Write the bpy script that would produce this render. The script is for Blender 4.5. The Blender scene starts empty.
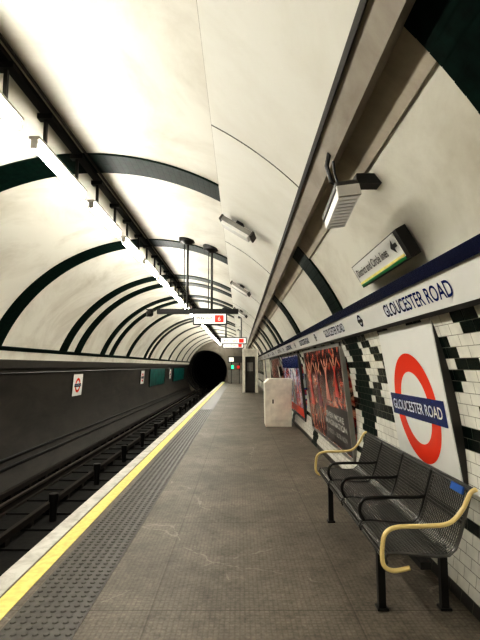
import bpy, math, random
from mathutils import Vector, Matrix
random.seed(3)
sc = bpy.context.scene
R = 3.25; CX = -1.765; CZ = 0.70
Y0, Y1 = -8.0, 44.0
EDGE = -1.70

# ---------------------------------------------------------------- materials
def mat(name, col, rough=0.5, metal=0.0, var=0.12, scale=6.0, emit=None, es=0.0, bump=0.0, spec=0.5):
    m = bpy.data.materials.new(name); m.use_nodes = True
    nt = m.node_tree; b = nt.nodes['Principled BSDF']
    b.inputs['Roughness'].default_value = rough
    b.inputs['Metallic'].default_value = metal
    b.inputs['Specular IOR Level'].default_value = spec
    tc = nt.nodes.new('ShaderNodeTexCoord')
    n = nt.nodes.new('ShaderNodeTexNoise'); n.inputs['Scale'].default_value = scale; n.inputs['Detail'].default_value = 5
    nt.links.new(tc.outputs['Object'], n.inputs['Vector'])
    r = nt.nodes.new('ShaderNodeValToRGB')
    c0 = [c*(1-var) for c in col]; c1 = [min(1, c*(1+var)) for c in col]
    r.color_ramp.elements[0].position = 0.3; r.color_ramp.elements[0].color = (*c0, 1)
    r.color_ramp.elements[1].position = 0.7; r.color_ramp.elements[1].color = (*c1, 1)
    nt.links.new(n.outputs['Fac'], r.inputs['Fac']); nt.links.new(r.outputs['Color'], b.inputs['Base Color'])
    if bump:
        bp = nt.nodes.new('ShaderNodeBump'); bp.inputs['Strength'].default_value = bump; bp.inputs['Distance'].default_value = 0.01
        nt.links.new(n.outputs['Fac'], bp.inputs['Height']); nt.links.new(bp.outputs['Normal'], b.inputs['Normal'])
    if emit:
        b.inputs['Emission Color'].default_value = (*emit, 1); b.inputs['Emission Strength'].default_value = es
    return m

def stained(name, col, dirt, rough, lo=0.42, hi=0.78, scale=0.7, stretch=(1, 1, 1), bump=.1):
    m = mat(name, col, rough); nt = m.node_tree; b = nt.nodes['Principled BSDF']
    for n in list(nt.nodes):
        if n.type in ('VALTORGB', 'TEX_NOISE'): nt.nodes.remove(n)
    tc = [n for n in nt.nodes if n.type == 'TEX_COORD'][0]
    mp = nt.nodes.new('ShaderNodeMapping'); mp.inputs['Scale'].default_value = stretch
    nt.links.new(tc.outputs['Object'], mp.inputs['Vector'])
    n1 = nt.nodes.new('ShaderNodeTexNoise'); n1.inputs['Scale'].default_value = scale; n1.inputs['Detail'].default_value = 8; n1.inputs['Roughness'].default_value = .65
    n1.inputs['Distortion'].default_value = .6
    nt.links.new(mp.outputs['Vector'], n1.inputs['Vector'])
    r = nt.nodes.new('ShaderNodeValToRGB')
    r.color_ramp.elements[0].position = lo; r.color_ramp.elements[0].color = (*col, 1)
    r.color_ramp.elements[1].position = hi; r.color_ramp.elements[1].color = (*dirt, 1)
    nt.links.new(n1.outputs['Fac'], r.inputs['Fac']); nt.links.new(r.outputs['Color'], b.inputs['Base Color'])
    bp = nt.nodes.new('ShaderNodeBump'); bp.inputs['Strength'].default_value = bump; bp.inputs['Distance'].default_value = .01
    nt.links.new(n1.outputs['Fac'], bp.inputs['Height']); nt.links.new(bp.outputs['Normal'], b.inputs['Normal'])
    return m

cream = stained('cream_panel', (.72, .70, .62), (.45, .41, .33), .5, lo=.45, hi=.80)
lining = stained('cream_lining', (.80, .785, .715), (.68, .65, .56), .5)
taupe = stained('beam_shaded_concrete', (.40, .365, .31), (.24, .205, .16), .6, scale=1.6)  # beam: light concrete, its shade put into the taupe colour
dirty_shade = stained('dirty_shaded_panel', (.44, .395, .32), (.24, .195, .14), .55, scale=1.4)  # dirty cream panel, darkened further with the shade below the beam
endw = stained('end_wall_paint', (.20, .18, .145), (.10, .09, .07), .6, scale=1.2)
green = mat('green_glazed_tile', (.0025, .012, .0085), .4, 0, .6, 14, spec=.07)
blackt = mat('black_glazed_tile', (.004, .012, .009), .25, 0, .4, 14, spec=.25)
white = mat('white_glazed_tile', (.83, .815, .74), .16, 0, .1, 9)
grout = mat('grout', (.24, .22, .18), .8)
groutd = mat('grout_dark', (.012, .022, .017), .8, spec=.05)
black = mat('black_paint', (.012, .011, .010), .4)
darkgrey = mat('dark_grey', (.05, .046, .04), .5)
grey = mat('grey_metal', (.25, .24, .22), .4, .3)
lightgrey = mat('light_grey_casing', (.48, .46, .42), .4)
leftwall = stained('sooty_wall', (.040, .034, .028), (.011, .009, .007), .5, lo=.38, hi=.68, scale=1.1, stretch=(1, .5, 1.6))
navy = mat('navy_enamel', (.008, .012, .045), .25)
enamel = mat('white_enamel', (.84, .835, .80), .22, 0, .02)
red = mat('red_enamel', (.80, .065, .028), .25, 0, .03)
blue = mat('blue_enamel', (.010, .025, .14), .25, 0, .03)
yellow = mat('yellow_paint', (.82, .70, .24), .6, 0, .12, 20)
edgew = stained('edge_stone', (.66, .64, .59), (.36, .34, .30), .6, scale=5)
tact = mat('tactile_paving', (.085, .08, .072), .45, 0, .25, 12)
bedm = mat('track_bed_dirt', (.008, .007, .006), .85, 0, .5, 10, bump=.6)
steel = mat('rail_steel', (.24, .21, .18), .3, .9)
rust = mat('rail_rust', (.020, .014, .010), .7)
benchm = mat('bench_steel', (.12, .117, .11), .32, .6)
armm = mat('bench_arm_cream', (.74, .59, .28), .3, 0, .05)
tube_e = mat('fluorescent_tube', (1, 1, 1), .4, emit=(1.0, .97, .895), es=58)
dim_e = mat('emergency_lens', (.6, .59, .55), .25, emit=(1, .97, .88), es=.12)
signlit = mat('lit_sign_face', (.8, .8, .76), .3, emit=(1, .97, .90), es=.5)
redlit = mat('red_sign_face', (.7, .05, .03), .3, emit=(1, .05, .03), es=.3)
teal = mat('teal_poster', (.008, .11, .10), .3, 0, .8, 2.0)
greenlit = mat('green_lamp', (.02, .5, .2), .3, emit=(.05, 1, .4), es=1.2)
tunnelb = mat('tunnel_black', (.014, .014, .012), .9)
lid = mat('cabinet_paint', (.78, .75, .66), .4)

def floor_mat():
    m = bpy.data.materials.new('platform_concrete'); m.use_nodes = True
    nt = m.node_tree; L = nt.links; b = nt.nodes['Principled BSDF']; N = nt.nodes.new
    tc = N('ShaderNodeTexCoord')
    n1 = N('ShaderNodeTexNoise'); n1.inputs['Scale'].default_value = .9; n1.inputs['Detail'].default_value = 8; n1.inputs['Roughness'].default_value = .75
    L.new(tc.outputs['Object'], n1.inputs['Vector'])
    r1 = N('ShaderNodeValToRGB'); e = r1.color_ramp.elements
    e[0].position = .32; e[0].color = (.105, .09, .072, 1); e[1].position = .68; e[1].color = (.235, .207, .168, 1)
    L.new(n1.outputs['Fac'], r1.inputs['Fac'])
    n2 = N('ShaderNodeTexNoise'); n2.inputs['Scale'].default_value = 45; n2.inputs['Detail'].default_value = 3
    L.new(tc.outputs['Object'], n2.inputs['Vector'])
    mx = N('ShaderNodeMix'); mx.data_type = 'RGBA'; mx.blend_type = 'OVERLAY'; mx.inputs[0].default_value = .75
    L.new(r1.outputs['Color'], mx.inputs[6])
    bw = N('ShaderNodeRGBToBW'); L.new(n2.outputs['Color'], bw.inputs[0]); L.new(bw.outputs[0], mx.inputs[7])
    mpb = N('ShaderNodeMapping'); mpb.inputs['Location'].default_value = (.55, .2, 0)
    L.new(tc.outputs['Object'], mpb.inputs['Vector'])
    br = N('ShaderNodeTexBrick'); br.offset = 0.0
    br.inputs['Scale'].default_value = 1.0; br.inputs['Brick Width'].default_value = 1.25; br.inputs['Row Height'].default_value = 1.6
    br.inputs['Mortar Size'].default_value = .005; br.inputs['Color1'].default_value = (1, 1, 1, 1); br.inputs['Color2'].default_value = (.90, .90, .90, 1)
    br.inputs['Mortar'].default_value = (.5, .47, .43, 1)
    L.new(mpb.outputs['Vector'], br.inputs['Vector'])
    m2 = N('ShaderNodeMix'); m2.data_type = 'RGBA'; m2.blend_type = 'MULTIPLY'; m2.inputs[0].default_value = .8
    L.new(mx.outputs[2], m2.inputs[6]); L.new(br.outputs['Color'], m2.inputs[7])
    wv = N('ShaderNodeTexBrick'); wv.offset = 0.0
    wv.inputs['Scale'].default_value = 1.0; wv.inputs['Brick Width'].default_value = .03; wv.inputs['Row Height'].default_value = .03
    wv.inputs['Mortar Size'].default_value = .005; wv.inputs['Color1'].default_value = (1, 1, 1, 1); wv.inputs['Color2'].default_value = (.85, .85, .85, 1)
    wv.inputs['Mortar'].default_value = (.55, .53, .5, 1)
    L.new(tc.outputs['Object'], wv.inputs['Vector'])
    m3 = N('ShaderNodeMix'); m3.data_type = 'RGBA'; m3.blend_type = 'MULTIPLY'; m3.inputs[0].default_value = .5
    L.new(m2.outputs[2], m3.inputs[6]); L.new(wv.outputs['Color'], m3.inputs[7])
    # scuffs and dark stains
    n5 = N('ShaderNodeTexNoise'); n5.inputs['Scale'].default_value = 5; n5.inputs['Detail'].default_value = 9; n5.inputs['Roughness'].default_value = .8
    L.new(tc.outputs['Object'], n5.inputs['Vector'])
    r5 = N('ShaderNodeValToRGB'); r5.color_ramp.elements[0].position = .36; r5.color_ramp.elements[0].color = (.62, .60, .57, 1)
    r5.color_ramp.elements[1].position = .5; r5.color_ramp.elements[1].color = (1, 1, 1, 1)
    L.new(n5.outputs['Fac'], r5.inputs['Fac'])
    m5 = N('ShaderNodeMix'); m5.data_type = 'RGBA'; m5.blend_type = 'MULTIPLY'; m5.inputs[0].default_value = .8
    L.new(m3.outputs[2], m5.inputs[6]); L.new(r5.outputs['Color'], m5.inputs[7])
    nd = N('ShaderNodeTexNoise'); nd.inputs['Scale'].default_value = 3.0; nd.inputs['Detail'].default_value = 6
    L.new(tc.outputs['Object'], nd.inputs['Vector'])
    ad = N('ShaderNodeMix'); ad.data_type = 'RGBA'; ad.blend_type = 'ADD'; ad.inputs[0].default_value = .25
    L.new(tc.outputs['Object'], ad.inputs[6]); L.new(nd.outputs['Color'], ad.inputs[7])
    vo = N('ShaderNodeTexVoronoi'); vo.feature = 'DISTANCE_TO_EDGE'; vo.inputs['Scale'].default_value = .8
    L.new(ad.outputs[2], vo.inputs['Vector'])
    lt = N('ShaderNodeMath'); lt.operation = 'LESS_THAN'; lt.inputs[1].default_value = .004
    L.new(vo.outputs['Distance'], lt.inputs[0])
    gt = N('ShaderNodeMath'); gt.operation = 'GREATER_THAN'; gt.inputs[1].default_value = .51
    L.new(n1.outputs['Fac'], gt.inputs[0])
    mu = N('ShaderNodeMath'); mu.operation = 'MULTIPLY'; L.new(lt.outputs[0], mu.inputs[0]); L.new(gt.outputs[0], mu.inputs[1])
    mu2 = N('ShaderNodeMath'); mu2.operation = 'MULTIPLY'; mu2.inputs[1].default_value = .25; L.new(mu.outputs[0], mu2.inputs[0])
    m4 = N('ShaderNodeMix'); m4.data_type = 'RGBA'; L.new(mu2.outputs[0], m4.inputs[0]); L.new(m5.outputs[2], m4.inputs[6]); m4.inputs[7].default_value = (.44, .41, .35, 1)
    L.new(m4.outputs[2], b.inputs['Base Color'])
    b.inputs['Roughness'].default_value = .55
    bp = N('ShaderNodeBump'); bp.inputs['Strength'].default_value = .3; bp.inputs['Distance'].default_value = .004
    L.new(wv.outputs['Color'], bp.inputs['Height']); L.new(bp.outputs['Normal'], b.inputs['Normal'])
    return m
floorm = floor_mat()

def poster_mat(name, cols, scale):
    m = mat(name, (.1, .1, .1), .2); nt = m.node_tree
    r = [n for n in nt.nodes if n.type == 'VALTORGB'][0]; n = [n for n in nt.nodes if n.type == 'TEX_NOISE'][0]
    n.inputs['Scale'].default_value = scale; n.inputs['Distortion'].default_value = 1.2
    e = r.color_ramp.elements
    e[0].position = cols[0][0]; e[0].color = (*cols[0][1], 1); e[1].position = cols[1][0]; e[1].color = (*cols[1][1], 1)
    for p, c in cols[2:]:
        x = e.new(p); x.color = (*c, 1)
    return m
postA = poster_mat('poster_print_dancers', [(.3, (.010, .006, .008)), (.47, (.035, .010, .012)), (.54, (.34, .035, .025)), (.62, (.60, .30, .20)), (.69, (.03, .012, .012))], 3.2)
postB = poster_mat('poster_print_family', [(.3, (.6, .65, .7)), (.45, (.8, .78, .74)), (.50, (.04, .14, .42)), (.58, (.62, .06, .04)), (.68, (.8, .78, .7))], 2.4)

# ---------------------------------------------------------------- mesh builder
class MB:
    def __init__(s): s.v = []; s.f = []; s.m = []; s.mats = []
    def mi(s, m):
        if m not in s.mats: s.mats.append(m)
        return s.mats.index(m)
    def add(s, vs, fs, m):
        o = len(s.v); s.v += [tuple(v) for v in vs]
        k = s.mi(m)
        for f in fs: s.f.append([i+o for i in f]); s.m.append(k)
    def box(s, c, sz, m, rot=None):
        hx, hy, hz = sz[0]/2, sz[1]/2, sz[2]/2
        vs = [Vector((x, y, z)) for x in (-hx, hx) for y in (-hy, hy) for z in (-hz, hz)]
        if rot is not None: vs = [rot @ v for v in vs]
        vs = [v+Vector(c) for v in vs]
        s.add(vs, [(0, 1, 3, 2), (4, 6, 7, 5), (0, 4, 5, 1), (2, 3, 7, 6), (0, 2, 6, 4), (1, 5, 7, 3)], m)
    def tube(s, pts, r, m, n=10, closed=False):
        pts = [Vector(p) for p in pts]; N = len(pts); rings = []
        up = None
        for i in range(N):
            a = pts[i-1] if (i > 0 or closed) else pts[i]; b = pts[(i+1) % N] if (i < N-1 or closed) else pts[i]
            t = (b-a).normalized()
            if up is None:
                up = Vector((0, 0, 1)) if abs(t.z) < .9 else Vector((1, 0, 0))
            x = (up - t*up.dot(t)).normalized(); up = x; y = t.cross(x)
            rr = r[i] if isinstance(r, (list, tuple)) else r
            rings.append([pts[i]+(x*math.cos(k*2*math.pi/n)+y*math.sin(k*2*math.pi/n))*rr for k in range(n)])
        vs = [v for g in rings for v in g]; fs = []
        for i in range(N if closed else N-1):
            j = (i+1) % N
            for k in range(n):
                fs.append((i*n+k, i*n+(k+1) % n, j*n+(k+1) % n, j*n+k))
        if not closed: fs.append(tuple(range(n))[::-1]); fs.append(tuple((N-1)*n+k for k in range(n)))
        s.add(vs, fs, m)
    def arc(s, y0, y1, a0, a1, rin, rout, m, n=48):
        vs = []; 
        for i in range(n+1):
            a = math.radians(a0+(a1-a0)*i/n)
            for r in (rin, rout):
                for y in (y0, y1): vs.append((CX+r*math.cos(a), y, CZ+r*math.sin(a)))
        fs = []
        for i in range(n):
            o = i*4; p = o+4
            fs += [(o, o+1, p+1, p), (o+2, p+2, p+3, o+3), (o, p, p+2, o+2), (o+1, o+3, p+3, p+1)]
        fs += [(0, 2, 3, 1), (n*4, n*4+1, n*4+3, n*4+2)]
        s.add(vs, fs, m)
    def prism(s, poly, y0, y1, m):
        n = len(poly); vs = [(p[0], y0, p[1]) for p in poly]+[(p[0], y1, p[1]) for p in poly]
        fs = [tuple(range(n)), tuple(range(2*n-1, n-1, -1))]+[(i, i+n, (i+1) % n+n, (i+1) % n) for i in range(n)]
        s.add(vs, fs, m)
    def ring(s, c, ri, ro, z, m, n=64):
        vs = []; 
        for i in range(n):
            a = 2*math.pi*i/n
            vs += [(c[0]+ri*math.cos(a), c[1]+ri*math.sin(a), z), (c[0]+ro*math.cos(a), c[1]+ro*math.sin(a), z)]
        s.add(vs, [(2*i, 2*i+1, (2*i+3) % (2*n), (2*i+2) % (2*n)) for i in range(n)], m)
    def build(s, name, parent=None, mtx=None, smooth=False, bevel=0, fix=False):
        me = bpy.data.meshes.new(name); me.from_pydata(s.v, [], s.f)
        for m in s.mats: me.materials.append(m)
        me.polygons.foreach_set('material_index', s.m)
        if smooth: me.polygons.foreach_set('use_smooth', [True]*len(s.f))
        me.update()
        if fix:
            import bmesh
            bm = bmesh.new(); bm.from_mesh(me); bmesh.ops.recalc_face_normals(bm, faces=bm.faces); bm.to_mesh(me); bm.free()
        ob = bpy.data.objects.new(name, me); sc.collection.objects.link(ob)
        if parent: ob.parent = parent
        if mtx is not None: ob.matrix_local = mtx
        if bevel:
            b = ob.modifiers.new('bevel', 'BEVEL'); b.width = bevel; b.segments = 2; b.limit_method = 'ANGLE'
        if smooth:
            e = ob.modifiers.new('edge', 'EDGE_SPLIT'); e.split_angle = math.radians(40)
        return ob

def empty(name, mtx=None):
    e = bpy.data.objects.new(name, None); e.empty_display_size = .1; sc.collection.objects.link(e)
    if mtx is not None: e.matrix_world = mtx
    return e

def text(body, parent, loc, w, h, m, name='lettering', rot=None, bold=.0):
    cu = bpy.data.curves.new(name, 'FONT'); cu.body = body; cu.align_x = 'CENTER'; cu.offset = bold; cu.resolution_u = 4
    o = bpy.data.objects.new('tmp', cu); sc.collection.objects.link(o)
    bpy.context.view_layer.update()
    dg = bpy.context.evaluated_depsgraph_get()
    me = bpy.data.meshes.new_from_object(o.evaluated_get(dg))
    bpy.data.objects.remove(o)
    xs = [v.co.x for v in me.vertices]; ys = [v.co.y for v in me.vertices]
    x0, x1, y0, y1 = min(xs), max(xs), min(ys), max(ys)
    for v in me.vertices:
        v.co.x = (v.co.x-(x0+x1)/2)/(x1-x0)*w; v.co.y = (v.co.y-(y0+y1)/2)/(y1-y0)*h
    me.materials.clear(); me.materials.append(m)
    ob = bpy.data.objects.new(name, me); sc.collection.objects.link(ob); ob.parent = parent
    mm = Matrix.Translation(loc)
    if rot is not None: mm = mm @ rot
    ob.matrix_local = mm
    return ob

def cx_at(z, side=1, r=R): return CX+side*math.sqrt(r*r-(z-CZ)**2)
def wframe(yc, z0, z1, off, side=1):
    a = Vector((cx_at(z0, side), yc, z0)); b = Vector((cx_at(z1, side), yc, z1))
    v = (b-a).normalized(); u = Vector((0, -side, 0)); n = u.cross(v)
    c = (a+b)/2+n*off
    M = Matrix((( u.x, v.x, n.x, c.x), (u.y, v.y, n.y, c.y), (u.z, v.z, n.z, c.z), (0, 0, 0, 1)))
    return M, (b-a).length

# ---------------------------------------------------------------- ribs positions
ribs = [-5.4, -1.9, 1.45, 5.35, 8.95, 12.45, 13.55, 16.0, 17.1, 19.6, 23.1, 24.2, 27.5, 31, 34.5, 38, 41.5]
RW = .50
def in_rib(y):
    return any(abs(y-r) < RW/2 for r in ribs)

# ---------------------------------------------------------------- vault
mb = MB(); mb.arc(Y0, Y1, 23, 160, R, R+.25, cream, 96)
mb.build('ceiling', smooth=True, fix=True)
mb = MB(); mb.arc(Y0, Y1, 44.5, 61.4, R-.06, R, lining, 16)
for y in (3.65, 7.25, 10.9, 14.5, 18.1, 21.7, 25.3): mb.arc(y, y+.014, 44.9, 61.4, R-.063, R-.05, darkgrey, 16)
mb.arc(Y0, Y1, 61.4, 61.52, R-.055, R, taupe, 1)
mb.build('ceiling_lining_panel', fix=True)
mb = MB(); mb.arc(Y0, Y1, 41.6, 44.3, R-.10, R, taupe, 4); mb.arc(Y0, Y1, 44.2, 44.7, R-.115, R, darkgrey, 2)
mb.build('ceiling_beam', fix=True)
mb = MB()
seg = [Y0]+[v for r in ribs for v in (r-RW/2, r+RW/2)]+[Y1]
for a, b in zip(seg[::2], seg[1::2]): mb.arc(a, b, 38.2, 41.7, R-.012, R, dirty_shade, 4)  # added strip: painted shade and dirt below the beam, between ribs
mb.build('trim_dirty_shade_strip', fix=True)

def tiles(mb, y0, y1, a0, a1, r, fn, th=.075, tw=.15, gap=.005):
    arc = math.radians(abs(a1-a0))*r; nr = max(1, int(round(arc/th))); da = (a1-a0)/nr; g = math.degrees(gap/2/r)
    for i in range(nr):
        b0 = math.radians(a0+da*i+g); b1 = math.radians(a0+da*(i+1)-g)
        off = (tw/2 if i % 2 else 0); c = 0; ys = y0-off
        while ys < y1-1e-4:
            ya = max(ys+gap/2, y0); yb = min(ys+tw-gap/2, y1)
            if yb-ya > .02:
                m = fn((ya+yb)/2, i, 2*c-(i % 2), nr)
                if m:
                    p = [(CX+r*math.cos(b0), ya, CZ+r*math.sin(b0)), (CX+r*math.cos(b0), yb, CZ+r*math.sin(b0)),
                         (CX+r*math.cos(b1), yb, CZ+r*math.sin(b1)), (CX+r*math.cos(b1), ya, CZ+r*math.sin(b1))]
                    mb.add(p, [(0, 3, 2, 1)], m)
            ys += tw; c += 1

mb = MB()
for y in ribs:
    for a0, a1 in ((61.5, 158.8), (25.5, 41.6)):
        mb.arc(y-RW/2, y+RW/2, a0, a1, R-.02, R, groutd, 50)
        tiles(mb, y-RW/2, y+RW/2, a0, a1, R-.023, lambda yc, i, c, n: green, tw=RW/3, gap=.003)
mb.build('trim_tiled_ribs')

# right wall
mb = MB(); mb.arc(Y0, Y1, -12.6, 23.2, R, R+.25, grout, 30)
def wallfn(yc, i, c, n):
    if in_rib(yc): return green
    if i < 1: return darkgrey
    if i in (13, 14): return blackt
    if i >= 26: return blackt if (c//2) % 3 == 0 else white
    if i > 14:
        t = i % 8; t = min(t, 8-t)
        return blackt if (c+t*2-(i % 2)) % 10 < 4 else white
    if i == 6 : return blackt
    return white
tiles(mb, Y0, Y1, -12.4, 23.0, R-.003, wallfn, gap=.004)
mb.build('wall_right')

# left wall
mb = MB(); mb.arc(Y0, Y1, 158.8, 211, R, R+.25, leftwall, 30)
mb.arc(Y0, Y1, 158.3, 159.8, R-.03, R, green, 2)
mb.arc(Y0, Y1, 159.8, 163.2, R-.02, R, cream, 3)
mb.arc(Y0, Y1, 163.2, 166.5, R-.05, R, darkgrey, 3)
mb.build('wall_left', fix=True)
mb = MB()
for a, rr in ((168.5, .018), (200, .03), (203, .03)):
    x = CX+(R-.03)*math.cos(math.radians(a)); z = CZ+(R-.03)*math.sin(math.radians(a))
    mb.tube([(x, Y0, z), (x, Y1, z)], rr, black, 8)
mb.build('wall_cable_run', smooth=True)

# end wall with running tunnel portal
PX, PZ, PR = -3.20, 1.0, 1.98
mb = MB(); n = 72; vs = []
for i in range(n):
    a = 2*math.pi*i/n; dx, dz = math.cos(a), math.sin(a)
    ox, oz = PX-CX, PZ-CZ; bq = ox*dx+oz*dz; cq = ox*ox+oz*oz-(R+.1)**2; t = -bq+math.sqrt(bq*bq-cq)
    vs += [(PX+PR*dx, Y1-.05, PZ+PR*dz), (PX+t*dx, Y1-.05, PZ+t*dz)]
mb.add(vs, [(2*i, 2*i+1, (2*i+3) % (2*n), (2*i+2) % (2*n)) for i in range(n)], endw)
vs = []
for i in range(n):
    a = 2*math.pi*i/n
    vs += [(PX+PR*math.cos(a), Y1-.06, PZ+PR*math.sin(a)), (PX+PR*math.cos(a), Y1+14, PZ+PR*math.sin(a))]
mb.add(vs, [(2*i, 2*i+1, (2*i+3) % (2*n), (2*i+2) % (2*n)) for i in range(n)], tunnelb)
mb.add([vs[2*i+1] for i in range(n)], [tuple(range(n))], tunnelb)
for y in (Y1+1, Y1+2.5, Y1+4.5, Y1+7, Y1+10):
    mb.tube([(PX+(PR-.04)*math.cos(2*math.pi*i/n), y, PZ+(PR-.04)*math.sin(2*math.pi*i/n)) for i in range(n)], .07, darkgrey, 6, closed=True)
for dx in (-.7, .7): mb.box((PX+dx, Y1+6, -.8), (.07, 12, .1), steel)
mb.box((PX, Y1+6, -.93), (2.2, 12, .15), bedm)
mb.build('wall_end')
mb = MB(); mb.box((CX, Y0, CZ), (6.6, .1, 6.6), cream); mb.build('wall_rear')

# ---------------------------------------------------------------- floor & track
mb = MB(); mb.box(((EDGE+1.46)/2, (Y0+Y1)/2, -.125), (1.46-EDGE, Y1-Y0, .25), floorm); mb.build('floor')
mb = MB(); mb.box((EDGE+.10, (Y0+Y1)/2, -.55), (.15, Y1-Y0, .85), darkgrey); mb.build('wall_platform_face')
mb = MB(); mb.box((EDGE+.06, (Y0+Y1)/2, -.02), (.145, Y1-Y0, .05), edgew)
mb.box((EDGE+.215, (Y0+Y1)/2, .001), (.13, Y1-Y0, .006), yellow)
mb.build('trim_platform_edge')
mb = MB(); mb.box((-1.145, (Y0+Y1)/2, .001), (.43, Y1-Y0, .008), tact)
y = 0.5
while y < 16:
    for k in range(7):
        cx = -1.33+k*.062
        vs = []
        for (rr, zz) in ((.021, .004), (.014, .011)):
            for q in range(8): vs.append((cx+rr*math.cos(q*math.pi/4), y+rr*math.sin(q*math.pi/4), zz))
        mb.add(vs, [(q, (q+1) % 8, (q+1) % 8+8, q+8) for q in range(8)]+[tuple(range(8, 16))], tact)
    y += .062
mb.build('tactile_paving_strip')

ZB = -.95
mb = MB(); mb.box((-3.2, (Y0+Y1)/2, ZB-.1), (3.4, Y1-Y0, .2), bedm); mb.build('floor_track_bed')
mb = MB()
TC = -3.22
for dx in (-.7175, .7175):
    x = TC+dx
    mb.box((x, 18, ZB+.015), (.13, 51.5, .03), rust); mb.box((x, 18, ZB+.08), (.02, 51.5, .11), rust); mb.box((x, 18, ZB+.15), (.065, 51.5, .035), steel)
for x in (TC+.02, TC-1.02):
    mb.box((x, 18, ZB+.14), (.08, 51.5, .09), rust); mb.box((x, 18, ZB+.187), (.07, 51.5, .006), rust)
y = -7
while y < 43.5:
    mb.box((TC, y, ZB+.0), (2.2, .22, .05), bedm)
    for x in (TC+.02, TC-1.02): mb.box((x, y, ZB+.05), (.10, .12, .11), rust)
    y += .75
mb.build('railway_track')
mb = MB(); y = 3.1
while y < 42:
    mb.tube([(-2.98, y, ZB), (-2.98, y, ZB+.30)], .055, black, 12)
    mb.tube([(-2.98, y, ZB+.30), (-2.98, y, ZB+.42)], .075, black, 12)
    y += 2.25
mb.build('track_marker_posts', smooth=True)

# ---------------------------------------------------------------- light row
TX = -1.86
mb = MB()
mb.box((TX, 18, 3.915), (.08, 51.5, .05), black)
mb.tube([(TX+.09, Y0+.2, 3.925), (TX+.09, Y1-.2, 3.925)], .014, darkgrey, 6)
y = -7.2
tubes = []
while y < 42.5:
    tubes.append(y); y += 1.6
for y in tubes:
    for d in (.2, 1.05):
        mb.box((TX, y+d, 3.735), (.03, .03, .325), black); mb.box((TX, y+d, 3.87), (.14, .08, .05), black)
mb.build('cable_trunking')
mb = MB()
for y in tubes:
    mb.box((TX, y+.625, 3.555), (.10, 1.3, .03), lightgrey)
    mb.box((TX, y-.01, 3.50), (.06, .03, .08), lightgrey); mb.box((TX, y+1.26, 3.50), (.06, .03, .08), lightgrey)
    mb.tube([(TX, y+.01, 3.49), (TX, y+1.24, 3.49)], .042, tube_e, 12)
mb.build('fluorescent_light_row')

# ---------------------------------------------------------------- frieze
Mf, hf = wframe(18, 1.86, 2.06, .0)
fr = empty('station_name_frieze', Mf)
L = Y1-Y0-.3
mb = MB(); mb.box((0, 0, .02), (L, hf, .05), enamel); mb.box((0, hf/2+.035, .025), (L, .08, .07), navy); mb.box((0, -hf/2-.012, .025), (L, .03, .06), black)
mb.build('frieze_board', fr)
y = 3.15-2.7*3
while y < 42:
    text('GLOUCESTER ROAD', fr, (18-y, 0, .047), 1.2, .105, blue, 'frieze_lettering', bold=.012)
    mb = MB(); u = 18-(y+1.37)
    mb.ring((u, 0), .04, .062, .0475, blue, 32); mb.box((u, 0, .047), (.16, .03, .004), black)
    mb.build('frieze_roundel', fr)
    y += 2.7

# ---------------------------------------------------------------- roundel panel
def roundel(name, yc, z0, z1, w, side, r, off=.0):
    M, h = wframe(yc, z0, z1, off, side)
    e = empty(name, M); dp = (z1-z0)**2/8/R+.02
    mb = MB(); mb.box((0, 0, -dp/2), (w+.02, h+.02, dp+.004), darkgrey); mb.box((0, 0, .004), (w, h, .008), enamel)
    mb.build('panel', e)
    mb = MB(); mb.ring((0, -.02*r/.43), r*.66, r, .0095, red, 96); mb.build('ring', e)
    mb = MB(); mb.box((0, -.02*r/.43, .011), (r*2.5, r*.42, .004), blue); mb.build('bar', e)
    text('GLOUCESTER ROAD', e, (0, -.02*r/.43, .0145), r*2.3, r*.2, enamel, 'bar_lettering', bold=.01)
    return e
roundel('station_roundel_sign', 3.67, .58, 1.81, 1.17, 1, .43, .0)
roundel('station_roundel_sign.001', 14.2, .60, 1.25, .8, -1, .22, .02)
roundel('station_roundel_sign.002', 23.6, .60, 1.25, .8, -1, .22, .02)
roundel('station_roundel_sign.003', 33, .60, 1.25, .8, -1, .22, .02)

def poster(name, y0, y1, z0, z1, m, side=1, frame=black):
    M, h = wframe((y0+y1)/2, z0, z1, .015, side); e = empty(name, M); w = y1-y0; dp = (z1-z0)**2/8/R+.02
    mb = MB(); mb.box((0, 0, -dp/2), (w, h, dp), m)
    t = .05
    for sx in (-1, 1): mb.box((sx*(w/2), 0, -.02), (t, h+t, .06), frame)
    for sy in (-1, 1): mb.box((0, sy*(h/2), -.02), (w+t, t, .06), frame)
    mb.build('framed_print', e); return e, w, h
e, w, h = poster('advertising_poster', 5.95, 9.3, .30, 1.78, postA, frame=grey)
text('EVEN MORE\nIMAGINATION', e, (.75, -.34, .008), 1.5, .2, enamel, 'headline', bold=.02)
text('LONDON  -  BOOK NOW', e, (.75, -.54, .008), 1.4, .07, enamel, 'small_print')
mb = MB()
skin = mat('poster_skin_ink', (.55, .28, .19), .3); rede = mat('poster_red_ink', (.50, .03, .022), .3)
rose = mat('poster_rose_ink', (.60, .24, .19), .3); plum = mat('poster_plum_ink', (.14, .02, .05), .3)
dk = mat('poster_dark_ink', (.015, .008, .010), .3)
mb.add([(-.1, -.7, .003), (1.62, -.7, .003), (1.62, -.12, .003), (.2, -.16, .003)], [(0, 1, 2, 3)], dk)
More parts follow.
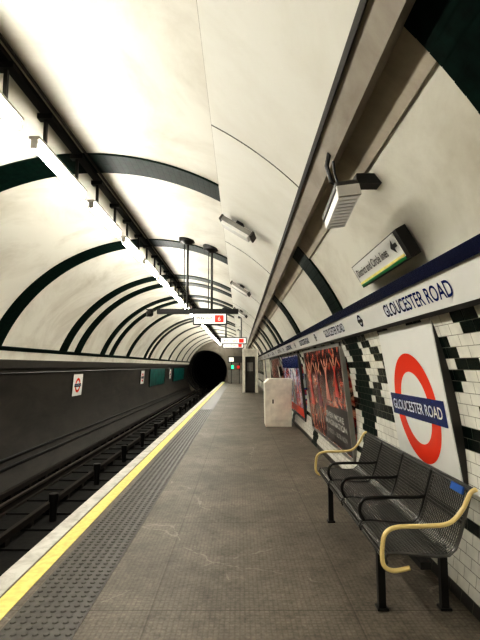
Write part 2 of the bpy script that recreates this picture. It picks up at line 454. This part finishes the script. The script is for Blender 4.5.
for (ux, uy, s, ink) in ((-1.15, .2, 1, rede), (-.35, .2, .95, plum), (.45, .3, .8, rose), (1.15, .34, .7, rede)):
    mb.ring((ux, uy+.27*s), 0.0, .075*s, .006, skin, 20)
    pl = [(-.10, .18), (.10, .18), (.07, -.05), (.22, -.45), (-.2, -.45), (-.07, -.05)]
    mb.add([(ux+a*s, uy+b*s, .0045) for a, b in pl], [tuple(range(6))], ink)
    for sx in (-1, 1):
        pl = [(.08*sx, .18), (.34*sx, .36), (.36*sx, .31), (.09*sx, .09)]
        mb.add([(ux+a*s, uy+b*s, .005) for a, b in pl], [tuple(range(4))], skin)
        pl = [(.03*sx, -.42), (.09*sx, -.42), (.16*sx, -.85), (.11*sx, -.85)]
        if s > .9: mb.add([(ux+a*s, uy+b*s, .0042) for a, b in pl], [tuple(range(4))], skin)
mb.build('dancer_print', e)
e, w, h = poster('advertising_poster.001', 10.3, 14.2, .30, 1.78, postB, frame=darkgrey)
mb = MB(); mb.box((0, .55, .003), (3.7, .28, .006), blue); mb.box((0, -.6, .003), (3.7, .2, .006), red); mb.build('colour_blocks', e)
poster('advertising_poster.002', 15.5, 19, .30, 1.78, postA, frame=grey)
for i, (a, b) in enumerate(((25.5, 30.5), (34.5, 41))):
    poster('billboard_poster'+('' if i == 0 else '.001'), a, b, .35, 1.35, teal, -1, black)

# direction sign above frieze
M, h = wframe(3.28, 2.19, 2.38, .055)
e = empty('direction_sign', M)
mb = MB(); mb.box((0, 0, 0), (1.10, .2, .07), black); mb.box((-.02, .01, .036), (1.02, .165, .006), enamel)
mb.box((-.02, -.062, .040), (1.02, .018, .004), yellow); mb.box((-.02, -.082, .040), (1.02, .018, .004), mat('green_line', (.01, .2, .05), .3))
mb.build('sign_case', e, bevel=.004)
text('District and Circle lines', e, (-.1, .02, .042), .76, .065, black, 'lettering', bold=.008)
mb = MB(); mb.add([(x-.08, y, .042) for x, y in ((.44, .02), (.50, .07), (.50, .035), (.55, .035), (.55, .008), (.50, .008), (.50, -.03))], [(0, 6, 5, 4, 3, 2, 1)], black); mb.build('arrow', e)

# ---------------------------------------------------------------- bracket lamp
e = empty('bracket_lamp', Matrix.Translation((.62, 2.78, 2.51)))
mb = MB(); rot = Matrix.Rotation(math.radians(-9), 3, 'X') @ Matrix.Rotation(math.radians(-8), 3, 'Y')
mb.box((0, 0, .005), (.14, .43, .05), darkgrey, rot); mb.box((0, .0, .04), (.08, .2, .04), black); mb.build('lamp_housing', e, bevel=.012)
mb = MB(); mb.box(rot @ Vector((0, 0, -.045)), (.125, .40, .06), dim_e, rot)
for i in range(9): mb.box(rot @ Vector((0, -.17+i*.042, -.077)), (.105, .006, .006), lightgrey, rot)
mb.box(rot @ Vector((0, -.215, -.04)), (.135, .02, .07), lightgrey, rot)
mb.build('lamp_lens', e, bevel=.01)
mb = MB()
mb.tube([(-.03, 0, .44), (-.055, 0, .34), (-.075, 0, .24), (-.05, 0, .14), (.03, .0, .09), (.10, .0, .10), (.19, .02, .14)], .014, black, 8)
mb.tube([(-.02, .03, .44), (-.03, .03, .32), (-.02, .03, .2), (.02, .02, .05)], .008, black, 8)
mb.box((.17, -.02, .13), (.16, .11, .06), black); mb.box((-.025, 0, .45), (.05, .06, .05), black)
mb.tube([(.22, .02, .14), (.36, .05, .12)], .02, grey, 8)
mb.build('lamp_bracket', e, smooth=True)

def surf_light(name, y, a):
    ar = math.radians(a); n = Vector((-math.cos(ar), 0, -math.sin(ar))); p = Vector((CX, y, CZ))-n*(R-.15)
    v = Vector((0, 1, 0)); u = v.cross(n)
    rz = Matrix.Rotation(math.radians(12), 4, 'Z')
    M = Matrix(((u.x, v.x, n.x, p.x), (u.y, v.y, n.y, p.y), (u.z, v.z, n.z, p.z), (0, 0, 0, 1))) @ rz
    e = empty(name, M)
    mb = MB(); mb.box((0, 0, 0), (.46, .20, .06), grey); mb.box((0, 0, -.05), (.1, .1, .06), black)
    mb.box((.24, 0, 0), (.03, .21, .08), darkgrey); mb.box((-.24, 0, 0), (.03, .21, .08), darkgrey); mb.build('housing', e, bevel=.008)
    mb = MB(); mb.box((0, 0, .045), (.42, .16, .05), dim_e); mb.build('diffuser', e, bevel=.008)
surf_light('emergency_light', 5.8, 56); surf_light('emergency_light.001', 10.3, 55); surf_light('emergency_light.002', 15, 55)

# ---------------------------------------------------------------- hanging sign
e = empty('hanging_direction_sign', Matrix.Translation((0, 8.45, 0)))
mb = MB()
for x, zt in ((-.98, 3.86), (-.526, 3.70)):
    mb.tube([(x, 0, 2.5), (x, 0, zt+.06)], .022, black, 10)
    mb.tube([(x, 0, zt-.04), (x, 0, zt+.05)], [.16, .17], black, 20)
    mb.tube([(x, 0, zt-.10), (x, 0, zt-.04)], [.05, .12], black, 16)
    mb.tube([(x-.06, 0, 2.5), (x-.06, 0, zt-.03)], .009, black, 6)
mb.box((-.78, 0, 2.50), (1.5, .10, .09), black); mb.box((-.55, 0, 2.36), (.62, .12, .22), black)
mb.build('hanger_frame', e, smooth=True)
mb = MB(); mb.box((-.55, -.063, 2.36), (.58, .008, .18), signlit); mb.box((-.38, -.068, 2.36), (.16, .006, .13), redlit); mb.build('sign_face', e)
RX = Matrix.Rotation(math.radians(90), 4, 'X')
text('Way out', e, (-.66, -.069, 2.37), .3, .07, black, 'lettering', RX, bold=.01)
text('6', e, (-.38, -.073, 2.36), .05, .08, enamel, 'platform_number', RX, bold=.02)
e = empty('security_camera', Matrix.Translation((-1.66, 8.4, 2.46)))
mb = MB(); mb.box((0, 0, 0), (.1, .24, .1), black, Matrix.Rotation(.3, 3, 'Z')); mb.tube([(0, -.1, 0), (.03, -.17, 0)], .035, darkgrey, 12); mb.box((.02, .0, .06), (.13, .28, .015), darkgrey); mb.build('camera_body', e, bevel=.01)
for nm, y, x0, x1, z in (('hanging_platform_sign', 17.5, -.75, .25, 2.45), ('train_indicator', 24, -.9, .2, 2.55)):
    e = empty(nm, Matrix.Translation((0, y, 0)))
    mb = MB(); mb.box(((x0+x1)/2, 0, z), (x1-x0, .14, .26), black)
    for x in (x0+.2, x1-.2):
        zt = CZ+math.sqrt(R*R-(x-CX)**2); mb.tube([(x, 0, z), (x, 0, zt+.02)], .02, black, 8); mb.tube([(x, 0, zt-.08), (x, 0, zt)], .13, black, 14)
    mb.build('sign_box', e)
    mb = MB(); mb.box(((x0+x1)/2, -.072, z), (x1-x0-.06, .006, .2), signlit); mb.box((x1-.2, -.077, z), (.18, .006, .15), redlit); mb.build('sign_face', e)
    text('Exit  Trains', e, ((x0+x1)/2-.1, -.078, z), .5, .08, black, 'lettering', RX, bold=.01)

# ---------------------------------------------------------------- cabinet, booth, platform end gear
mb = MB(); mb.prism([(.64, 0.0), (1.28, 0.0), (1.30, 1.18), (.74, 1.18), (.62, 1.08)], 11.6, 12.3, lid)
mb.box((1.0, 11.59, .6), (.5, .012, .9), lid); mb.box((.82, 11.575, .62), (.03, .02, .1), darkgrey)
mb.build('equipment_cabinet', bevel=.02)
e = empty('staff_booth', Matrix.Translation((.58, 27, 0)))
mb = MB(); mb.box((-.36, 0, 1.2), (.16, 1.8, 2.4), lid); mb.box((.36, 0, 1.2), (.16, 1.8, 2.4), lid); mb.box((0, .85, 1.2), (.7, .1, 2.4), darkgrey)
mb.box((0, 0, 2.42), (.9, 1.9, .10), lid); mb.box((0, -.86, 2.2), (.7, .06, .35), lid); mb.build('booth_shell', e, bevel=.01)
mb = MB(); mb.box((.0, -.6, 1.0), (.54, .05, 2.0), darkgrey); mb.box((.0, -.64, 1.45), (.34, .02, .5), grey); mb.build('booth_door', e)
M, h = wframe(22.2, .02, 1.8, .03); e = empty('door_1', M)
mb = MB(); mb.box((0, 0, -.05), (2.2, h, .16), black)
for s in (-1, 1): mb.box((s*1.12, 0, 0), (.12, h, .2), lid)
mb.build('door_frame', e)
e = empty('platform_end_monitors', Matrix.Translation((-.75, 40, 0)))
mb = MB(); mb.tube([(0, 0, 0), (0, 0, 2.3)], .05, black, 8); mb.tube([(.7, 0, 0), (.7, 0, 2.3)], .05, black, 8)
mb.box((.35, 0, 2.05), (1.3, .4, .55), darkgrey); mb.box((.35, 0, .6), (1.3, .08, 1.1), grey); mb.box((.0, -.21, 2.05), (.4, .02, .35), signlit); mb.build('monitor_stand', e)
mb = MB(); mb.box((.6, -.06, 1.4), (.25, .05, .25), redlit); mb.box((.1, -.06, 1.4), (.2, .05, .3), greenlit); mb.build('signal_lamps', e)
M, h = wframe(15.0, 1.1, 1.6, .10); e = empty('wall_clock', M)
mb = MB(); mb.ring((0, 0), 0, .24, .05, enamel, 32); mb.ring((0, 0), .22, .27, .055, black, 32); mb.box((0, 0, .0), (.3, .3, .09), black); mb.box((0, .06, .056), (.015, .14, .004), black); mb.build('dial', e)

# ---------------------------------------------------------------- bench
BY0, BY1 = 2.72, 4.96
bench = empty('perforated_metal_bench', Matrix.Translation((0, 0, 0)))
prof = [(.835, .385), (.825, .41), (.84, .435), (.90, .44), (1.0, .43), (1.12, .42), (1.19, .425), (1.23, .46), (1.26, .53), (1.30, .66), (1.335, .78)]
def resample(p, st):
    out = []; d = [0]
    for a, b in zip(p, p[1:]): d.append(d[-1]+math.hypot(b[0]-a[0], b[1]-a[1]))
    n = int(d[-1]/st)
    for i in range(n+1):
        t = d[-1]*i/n
        for j in range(len(p)-1):
            if d[j+1] >= t-1e-9:
                k = (t-d[j])/(d[j+1]-d[j]); out.append((p[j][0]+(p[j+1][0]-p[j][0])*k, p[j][1]+(p[j+1][1]-p[j][1])*k)); break
    return out
rp = resample(prof, .022)
pitch = (BY1-BY0)/4
for s in range(4):
    a = BY0+pitch*s+.02; b = BY0+pitch*(s+1)-.02
    nc = int((b-a)/.022); mb = MB()
    vs = [(p[0], a+(b-a)*j/nc, p[1]) for p in rp for j in range(nc+1)]
    fs = [(i*(nc+1)+j, i*(nc+1)+j+1, (i+1)*(nc+1)+j+1, (i+1)*(nc+1)+j) for i in range(len(rp)-1) for j in range(nc)]
    mb.add(vs, fs, benchm); o = mb.build('seat_panel_%d' % (s+1), bench)
    w = o.modifiers.new('mesh_holes', 'WIREFRAME'); w.thickness = .009; w.use_even_offset = False
    mb = MB()
    loop = [(p[0], a, p[1]) for p in prof]+[(p[0], b, p[1]) for p in reversed(prof)]
    mb.tube(loop, .009, benchm, 8, closed=True); mb.build('seat_rim_%d' % (s+1), bench, smooth=True)
def smoothpath(p, n=6):
    out = []
    for i in range(len(p)-1):
        p0 = p[max(i-1, 0)]; p1 = p[i]; p2 = p[i+1]; p3 = p[min(i+2, len(p)-1)]
        for k in range(n):
            t = k/n
            out.append(tuple(.5*((2*p1[c])+(-p0[c]+p2[c])*t+(2*p0[c]-5*p1[c]+4*p2[c]-p3[c])*t*t+(-p0[c]+3*p1[c]-3*p2[c]+p3[c])*t**3) for c in range(len(p1))))
    out.append(tuple(p[-1])); return out
endp = [(.95, .375), (.86, .36), (.805, .39), (.80, .48), (.82, .56), (.89, .595), (1.05, .60), (1.18, .615), (1.26, .69), (1.31, .78), (1.345, .80)]
for i, y in enumerate((BY0-.02, BY1+.02)):
    mb = MB(); mb.tube([(x, y, z) for x, z in smoothpath(endp)], .013, armm, 12); mb.build('end_arm_%d' % (i+1), bench, smooth=True)
midp = [(.86, .43), (.825, .50), (.84, .57), (.90, .595), (1.08, .60), (1.22, .60), (1.285, .61)]
for i in (1, 2, 3):
    y = BY0+pitch*i
    mb = MB(); mb.tube([(x, y, z) for x, z in smoothpath(midp)], .012, black, 10)
    mb.tube([(x, y, z) for x, z in prof], .014, black, 8); mb.build('middle_arm_%d' % i, bench, smooth=True)
mb = MB()
for y in (3.02, 4.62):
    mb.box((.88, y, .185), (.045, .045, .37), black); mb.box((1.27, y, .185), (.045, .045, .37), black)
    mb.box((1.07, y, .365), (.44, .045, .045), black)
    for x in (.88, 1.27): mb.box((x, y, .008), (.07, .07, .016), black)
mb.box((1.05, (BY0+BY1)/2, .375), (.06, BY1-BY0, .04), black)
mb.tube([(1.345, BY0, .79), (1.345, BY1, .79)], .012, black, 8)
mb.build('bench_frame', bench, bevel=.003)
mb = MB(); mb.box((1.318, BY0+.16, .765), (.012, .15, .045), mat('blue_label', (.05, .15, .45), .3), Matrix.Rotation(math.radians(16), 3, 'Y')); mb.build('label', bench)

# ---------------------------------------------------------------- world, camera
w = bpy.data.worlds.new('world'); sc.world = w; w.use_nodes = True
w.node_tree.nodes['Background'].inputs[0].default_value = (.9, .85, .7, 1); w.node_tree.nodes['Background'].inputs[1].default_value = .05
cam = bpy.data.cameras.new('camera'); co = bpy.data.objects.new('camera', cam); sc.collection.objects.link(co)
cam.sensor_fit = 'VERTICAL'; cam.sensor_height = 36; cam.sensor_width = 27; cam.lens = 36*460/640; cam.clip_start = .02; cam.clip_end = 200
co.location = (0, 0, 1.5); co.rotation_euler = (math.radians(90+5.7), 0, 0)
sc.camera = co
sc.view_settings.view_transform = 'Standard'
try: sc.view_settings.look = 'High Contrast'
except Exception as ex: print('look', ex)
sc.view_settings.exposure = 0.08
